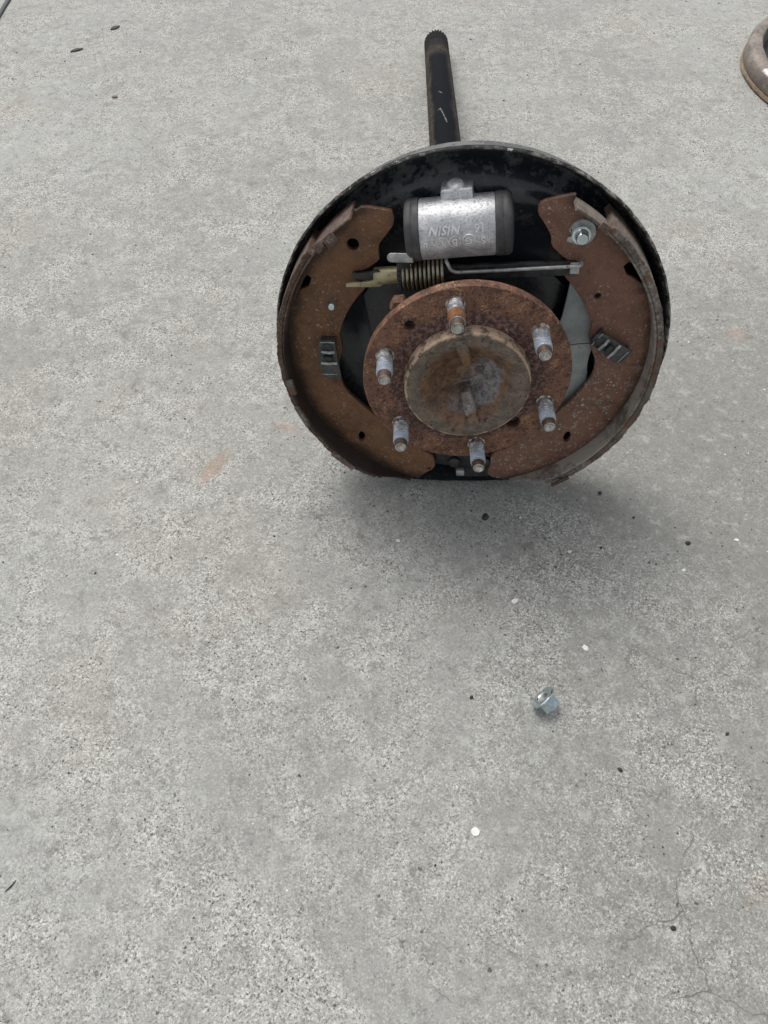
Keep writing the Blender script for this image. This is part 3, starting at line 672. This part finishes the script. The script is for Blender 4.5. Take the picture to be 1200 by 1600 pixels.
for s, xc, phi, size, sh in (('NISIN', -.0088, R(20), .0084, .30), ('16', .0160, R(20), .0076, 0), ('5', .0180, R(-3), .0070, 0), ('G', .0076, R(-2), .0070, 0), ('B', -.0024, R(-3), .0070, 0), ('1', -.0114, R(-4), .0052, 0), ('8', -.0242, R(-7), .0068, 0)):
    link('cast_letter', cast_text(s, xc, phi, size, sh), M['letter'], cyl, MC, 40)
for xc, ph in ((-.0114, R(-4)), (-.0024, R(-3)), (.0076, R(-2))):
    bm = bmesh.new(); pts = []
    for i in range(25):
        a = 2 * PI * i / 24; y = .0042 * math.sin(a); t_ = ph + y / .0222
        pts.append((xc + .0042 * math.cos(a), .0224 * math.sin(t_), .0224 * math.cos(t_)))
    tube(bm, pts, .0005, 6, False); link('cast_ring', tomesh(bm, 'cast_ring'), M['letter'], cyl, MC, 60)

# ---- adjuster strut, star wheel, springs
YS = .0742
bm = bmesh.new()
box(bm, Vector((.019, YS + .0005, -.0375)), (.128, .0115, .0045), .0008)
strut = link('adjuster_strut', tomesh(bm, 'adjuster_strut'), M['dark'], root, MP)
bm = bmesh.new()
box(bm, Vector((.0815, .0765, -.0325)), (.0070, .0085, .0030), .0006)
link('strut_end', tomesh(bm, 'strut_end'), M['zinc_dull'], strut, MP)
bm = bmesh.new()
lathe(bm, [(.0060, -.0720), (.0068, -.0705), (.0068, -.0530), (.0060, -.0525)], 28, Matrix.Translation((0, YS + .0003, -.036)) @ TX, (True, True))
link('adjuster_sleeve', tomesh(bm, 'adjuster_sleeve'), M['brass'], strut, MP)
fork = chaikin([(-.0945, .0688), (-.0690, .0676), (-.0650, .0690), (-.0650, .0740), (-.0720, .0737), (-.0775, .0726), (-.0943, .0725), (-.0945, .0688)], 1)[:-1]
link('adjuster_fork', flat_mesh('adjuster_fork', [fork], -.0300, .0028, .0005), M['brass'], strut, MP)
fork2 = chaikin([(-.0885, .0752), (-.0885, .0800), (-.0860, .0803), (-.0850, .0790), (-.0760, .0800), (-.0660, .0815), (-.0650, .0735), (-.0760, .0722), (-.0885, .0752)], 1)[:-1]
link('adjuster_fork', flat_mesh('adjuster_fork', [fork2], -.0315, .0032, .0005), M['near_black'], strut, MP)
bm = bmesh.new(); teeth = 22
lathe(bm, [(.0070, -.0532), (.0124, -.0530), (.0126, -.0498), (.0070, -.0496)], teeth * 4, Matrix.Translation((0, YS + .0002, -.036)) @ TX, (True, True),
      jit=lambda k, a, r, z: (r - (.0016 if (round(a / (2 * PI) * teeth * 4) % 4) in (2, 3) and r > .01 else 0), z))
link('star_wheel', tomesh(bm, 'star_wheel'), M['dark'], strut, MP, 25)
bm = bmesh.new()
tab = [(x, y) for x, y in arc(-.0555, .0946, .0036, 90, 270, 12)] + [(-.0395, .0900), (-.0395, .0972)]
link('adjuster_lever', flat_mesh('adjuster_lever', [tab], -.0240, .0018, .0005), M['zinc_dull'], strut, MP)
bm = bmesh.new()
box(bm, Vector((-.0475, .0880, -.0285)), (.010, .012, .0016), .0004); link('lever_arm', tomesh(bm, 'lever_arm'), M['dark'], strut, MP)
N = 10.0; pts = []
for i in range(int(N * 28) + 1):
    f = i / (N * 28); a = f * N * 2 * PI + .3
    pts.append((-.0487 + .0335 * f, YS + .0002 + .0010 * f + .0113 * math.cos(a), -.036 + .0113 * math.sin(a)))
bm = bmesh.new(); tube(bm, pts, .00125, 10)
spring = link('adjuster_spring', tomesh(bm, 'adjuster_spring'), M['spring'], root, MP, 60)
pth = [Vector(p) for p in ((-.0152, .0862, -.036), (-.0148, .0866, -.031), (-.0135, .0850, -.0290), (-.0120, .0815, -.0285), (-.0090, .0793, -.0285), (-.0040, .0787, -.0285), (.0154, .0788, -.0287), (.050, .0792, -.0290), (.080, .0797, -.0292), (.0852, .0797, -.0300), (.0866, .0795, -.0330), (.0866, .0793, -.0420))]
pts = []
for i in range(len(pth) - 1):
    p0, p1, p2, p3 = pth[max(i - 1, 0)], pth[i], pth[i + 1], pth[min(i + 2, len(pth) - 1)]
    for k in range(6):
        t = k / 6; pts.append(.5 * ((2 * p1) + (p2 - p0) * t + (2 * p0 - 5 * p1 + 4 * p2 - p3) * t * t + (3 * p1 - p0 - 3 * p2 + p3) * t ** 3))
pts.append(pth[-1]); bm = bmesh.new(); tube(bm, pts, .00135, 10)
link('spring_wire', tomesh(bm, 'spring_wire'), M['zinc_dull'], spring, MP, 60)

# ---- parking brake lever, anchor plate
lev = chaikin(mm([(81.1, 60), (80.9, 54.4), (76.1, 20.2), (66, -10), (58, -50), (66, -72), (79.0, -69), (94, -53), (100.6, -42.2), (102.4, -32.9), (101.2, -17.8), (105, 3), (112, 30), (104, 58), (81.1, 60)]), 1)[:-1]
levo = link('parking_lever', flat_mesh('parking_lever', [lev], -.0478, .003, .0006), M['lever'], root, MP)
bm = bmesh.new(); tube(bm, [(.072 + .0042 * i, -.0016 + .00035 * i + .0006 * nz(i, 2, 0, .8), -.0480 + .0001 * i * 0) for i in range(9)], .0006, 6)
link('lever_crease', tomesh(bm, 'lever_crease'), M['web'], levo, MP)
anc = mm([(-32.8, -112), (-32.8, -129.5), (-15, -133), (-13, -147), (18.5, -147), (19.5, -112)])
anco = link('anchor_plate', flat_mesh('anchor_plate', [anc], -.0450, .006, .0010), M['dark'], root, MP)
for x, y, r in ((-.0142, -.1242, .0062), (.0150, -.1250, .0062)):
    bm = bmesh.new(); lathe(bm, [(r + .002, -.0452), (r + .002, -.0440), (r * .95, -.0435), (r * .9, -.0395), (r * .5, -.0380), (0, -.0378)], 24, Matrix.Translation((x, y, 0)))
    link('anchor_rivet', tomesh(bm, 'anchor_rivet'), M['near_black'], anco, MP)
bm = bmesh.new(); box(bm, Vector((-.0088, -.1372, -.0420)), (.0078, .0068, .0060), .0012); link('anchor_stop', tomesh(bm, 'anchor_stop'), M['zinc_dull'], anco, MP)

# ------------------------------------------------------------------ flange nut in front
Np = Vector((0.1335, 0.2265, 0))
nut = bpy.data.objects.new('flange_nut', None); COL.objects.link(nut); nut.location = Np; WM[nut.name] = Matrix.Translation(Np)
tag(nut, 'shiny zinc plated hex flange nut lying on its side on the concrete', 'nut')
axn = Vector((-.72, .53, .46)).normalized()
ex = axn.cross(Vector((0, 0, 1))).normalized(); ey = axn.cross(ex)
MN = Matrix(((ex.x, ey.x, axn.x, Np.x), (ex.y, ey.y, axn.y, Np.y), (ex.z, ey.z, axn.z, Np.z + .0092), (0, 0, 0, 1))) @ Matrix.Scale(.9, 4)
bm = bmesh.new()
lathe(bm, [(.0050, -.0088), (.0058, -.0094), (.0080, -.0094), (.0090, -.0084), (.0092, .0015)], 6, None)
hexm = tomesh(bm, 'nut_body'); link('nut_body', hexm, M['nut'], nut, MN, 25)
bm = bmesh.new()
lathe(bm, [(.0085, .0005), (.0112, .0015), (.0123, .0030), (.0124, .0042), (.0116, .0048), (.0068, .0048), (.0060, .0040)], 48)
link('nut_flange', tomesh(bm, 'nut_flange'), M['nut'], nut, MN, 30)
bm = bmesh.new(); pr = []
z = .0042
while z > -.0092: pr += [(.0061, z), (.0054, z - .0006)]; z -= .0012
lathe(bm, pr, 28); link('nut_thread', tomesh(bm, 'nut_thread'), M['zinc_dull'], nut, MN, 25)

# ------------------------------------------------------------------ brake drum at the right edge
Dp = Vector((0.7558, 1.2425, 0)); DM = Matrix.Translation(Dp) @ Matrix.Diagonal((1.18, 1.18, 1, 1))
bm = bmesh.new()
dj = lambda k, a, r, z: (r + .0012 * nz(math.cos(a), math.sin(a), k * .7, 4), z + .0007 * nz(math.cos(a), math.sin(a), k + 9, 5))
lathe(bm, [(.150, .0035), (.155, .004), (.1595, .010), (.1592, .022), (.1578, .0295), (.1545, .0330), (.1440, .0335), (.1415, .0325), (.1400, .028), (.1390, .010), (.1380, .0065)], 96, jit=dj)
me = tomesh(bm, 'brake_drum')
drum = link('brake_drum', me, [M['drum'], M['drum_bright']], None, DM, 50)
tag(drum, 'round rusty brake drum with bright glare painted on its worn edge, cut off at the right side', 'brake drum')
for f in me.polygons:
    a = math.degrees(math.atan2(f.center.y, f.center.x))
    if -168 < a < -140 and f.center.z > .026: f.material_index = 1
bm = bmesh.new()
lathe(bm, [(.1500, .0005), (.1575, .0005), (.1608, .0025), (.1608, .0060), (.1590, .0085), (.1540, .0080)], 96, jit=dj)
link('drum_lip', tomesh(bm, 'drum_lip'), M['drum_edge'], drum, DM, 50)
bm = bmesh.new(); lathe(bm, [(.1386, .012), (.1350, .0062), (.1100, .0050), (.0, .0050)], 96)
link('drum_floor', tomesh(bm, 'drum_floor'), M['dark'], drum, DM, 50)
# ------------------------------------------------------------------ small things lying on the concrete
def pebble(name, x, y, r, mat, label, cat, flat=.55, el=1.0, rot=0, seed=0):
    r *= .66
    bm = bmesh.new(); bmesh.ops.create_icosphere(bm, subdivisions=2, radius=1.0)
    for v in bm.verts:
        k = 1 + .38 * nz(v.co.x + seed, v.co.y, v.co.z, 1.3) + .15 * nz(v.co.x, v.co.y + seed, v.co.z, 3.5)
        v.co = Vector((v.co.x * el, v.co.y, v.co.z * flat)) * k * r
    zmin = min(v.co.z for v in bm.verts)
    o = link(name, tomesh(bm, name), mat, None, Matrix.Translation((x, y, -zmin - r * .12)) @ Matrix.Rotation(R(rot), 4, 'Z'), 60)
    return tag(o, label, cat)
B_, W_ = M['blackchip'], M['whitechip']
pebble('black_chip', 0.2884, 0.3840, .0031, B_, 'largest angular black chip, right of and below the brake', 'chip', .5, 1.2, 20, 1)
pebble('black_chip', 0.2136, 0.4421, .0030, B_, 'round black chip just below the right brake shoe', 'chip', .6, 1.2, 60, 2)
pebble('black_chip', 0.2419, 0.4132, .0018, B_, 'small black chip between the right brake shoe and the largest chip', 'chip', .6, 1, 0, 3)
pebble('black_chip', 0.1876, 0.1725, .0024, B_, 'oblong black chip below and right of the shiny nut', 'chip', .5, 1.4, -50, 4)
pebble('black_chip', 0.2066, 0.0613, .0026, B_, 'black chip near the bottom right corner of the concrete', 'chip', .5, 1.2, 10, 5)
pebble('black_chip', 0.0733, 0.2321, .0021, B_, 'small black chip left of the shiny nut', 'chip', .5, 1.2, 70, 6)
pebble('black_chip', 0.2050, 0.3790, .0020, B_, 'small black chip beside a white flake under the brake', 'chip', .5, 1.1, 70, 7)
pebble('black_chip', 0.2799, 0.2012, .0018, B_, 'black chip right of the shiny nut near the right edge', 'chip', .5, 1.5, 30, 8)
pebble('pit_blob', 0.0982, 0.4138, .0058, M['clip'], 'flat dark blob standing in for a pit in the concrete under the brake', 'pit stand-in', .09, 1.3, 65, 9)  # dark lump added in place of a ragged pit in the floor
pebble('white_flake', 0.1181, 0.3224, .0038, W_, 'bright white flake midway between the brake and the nut', 'flake', .3, 1.2, 30, 10)
pebble('white_flake', 0.1749, 0.3748, .0022, W_, 'small white flake below the right brake shoe', 'flake', .3, 1.3, 10, 11)
pebble('white_flake', 0.3355, 0.3875, .0024, W_, 'white flake near the right edge, level with the largest black chip', 'flake', .35, 1.3, 0, 12)
pebble('white_flake', 0.2782, 0.3547, .0020, W_, 'white flake just below the largest black chip', 'flake', .35, 1.2, 20, 13)
pebble('white_flake', 0.1754, 0.2772, .0034, W_, 'thin pale flake above and right of the shiny nut', 'flake', .15, 1.4, -60, 14)
pebble('white_flake', 0.0134, 0.3868, .0022, W_, 'white speck below the left brake shoe', 'flake', .3, 1.6, -25, 15)
bm = bmesh.new(); lathe(bm, [(.0031, .0), (.0033, .0004), (.0030, .0009), (0, .0010)], 20, None, (True, False), jit=lambda k, a, r, z: (r * (1 + .1 * nz(math.cos(a), math.sin(a), 0, 2)), z))
tag(link('white_dot', tomesh(bm, 'white_dot'), W_, None, Matrix.Translation((0.0696, 0.1260, 0))), 'round white paper dot lying below the shiny nut', 'paper dot')
def leaf(x, y, l, wd, rot, label):
    bm = bmesh.new(); top = []; 
    for i in range(9):
        f = i / 8; s = math.sin(PI * f) ** .7 * wd / 2; X = (f - .5) * l; zc = .0012 + .0018 * math.sin(PI * f)
        top.append([bm.verts.new((X, -s, zc - .0008)), bm.verts.new((X, 0, zc)), bm.verts.new((X, s, zc - .0008))])
    for A, B in zip(top, top[1:]):
        for k in range(2): bm.faces.new((A[k], B[k], B[k + 1], A[k + 1]))
    bmesh.ops.remove_doubles(bm, verts=bm.verts, dist=1e-6)
    r_ = bmesh.ops.extrude_face_region(bm, geom=bm.faces[:])
    for e in r_['geom']:
        if isinstance(e, bmesh.types.BMVert): e.co.z -= .0005
    o = link('dry_leaf', tomesh(bm, 'dry_leaf'), M['leaf'], None, Matrix.Translation((x, y, 0)) @ Matrix.Rotation(R(rot), 4, 'Z'), 60)
    tag(o, label, 'leaf', 'small dry leaves at the top left')
leaf(-0.4557, 1.4098, .020, .0085, 48, 'wider dry dark leaf, nearer the top edge of the concrete')
leaf(-0.5036, 1.3328, .022, .0070, 32, 'narrow dry dark leaf, further left and lower than the other')
pebble('seed_husk', -0.4122, 1.1874, .0052, M['husk'], 'pale brown seed husk with a dark hollow, left of the axle shaft', 'seed husk', .5, 1.2, 0, 21)
bm = bmesh.new(); tube(bm, [(-.2770 + .0013 * i * (1 - .05 * i), .0850 + .0011 * i, .0005) for i in range(8)], [.0002, .0004, .0005, .0006, .0005, .0005, .0003, .0002], 8)
tag(link('twig', tomesh(bm, 'twig'), M['blackchip']), 'thin curved dark twig at the lower left edge of the concrete', 'twig')
# loose grit too small to count
bm = bmesh.new(); rnd = random.Random(11); mi = []
for i in range(1100):
    x, y = rnd.uniform(-.62, .62), rnd.uniform(-.05, 1.55)
    r_ = rnd.choice((.0003, .0003, .0004, .0004, .0005, .0006, .0009)) * (1 + .35 * y); k = 1 if rnd.random() < .35 else 0
    m = Matrix.Translation((x, y, r_ * .25)) @ Matrix.Rotation(rnd.uniform(0, 6), 4, 'Z') @ Matrix.Diagonal((rnd.uniform(.7, 1.6), 1, .6, 1))
    n0 = len(bm.faces); bmesh.ops.create_icosphere(bm, subdivisions=1, radius=r_, matrix=m); mi += [k] * (len(bm.faces) - n0)
me = bpy.data.meshes.new('grit'); bm.to_mesh(me); bm.free()
gr = link('grit', me, [M['blackchip'], M['whitechip']], None, None, None)
for f, k in zip(me.polygons, mi): f.material_index = k
tag(gr, kind='stuff')
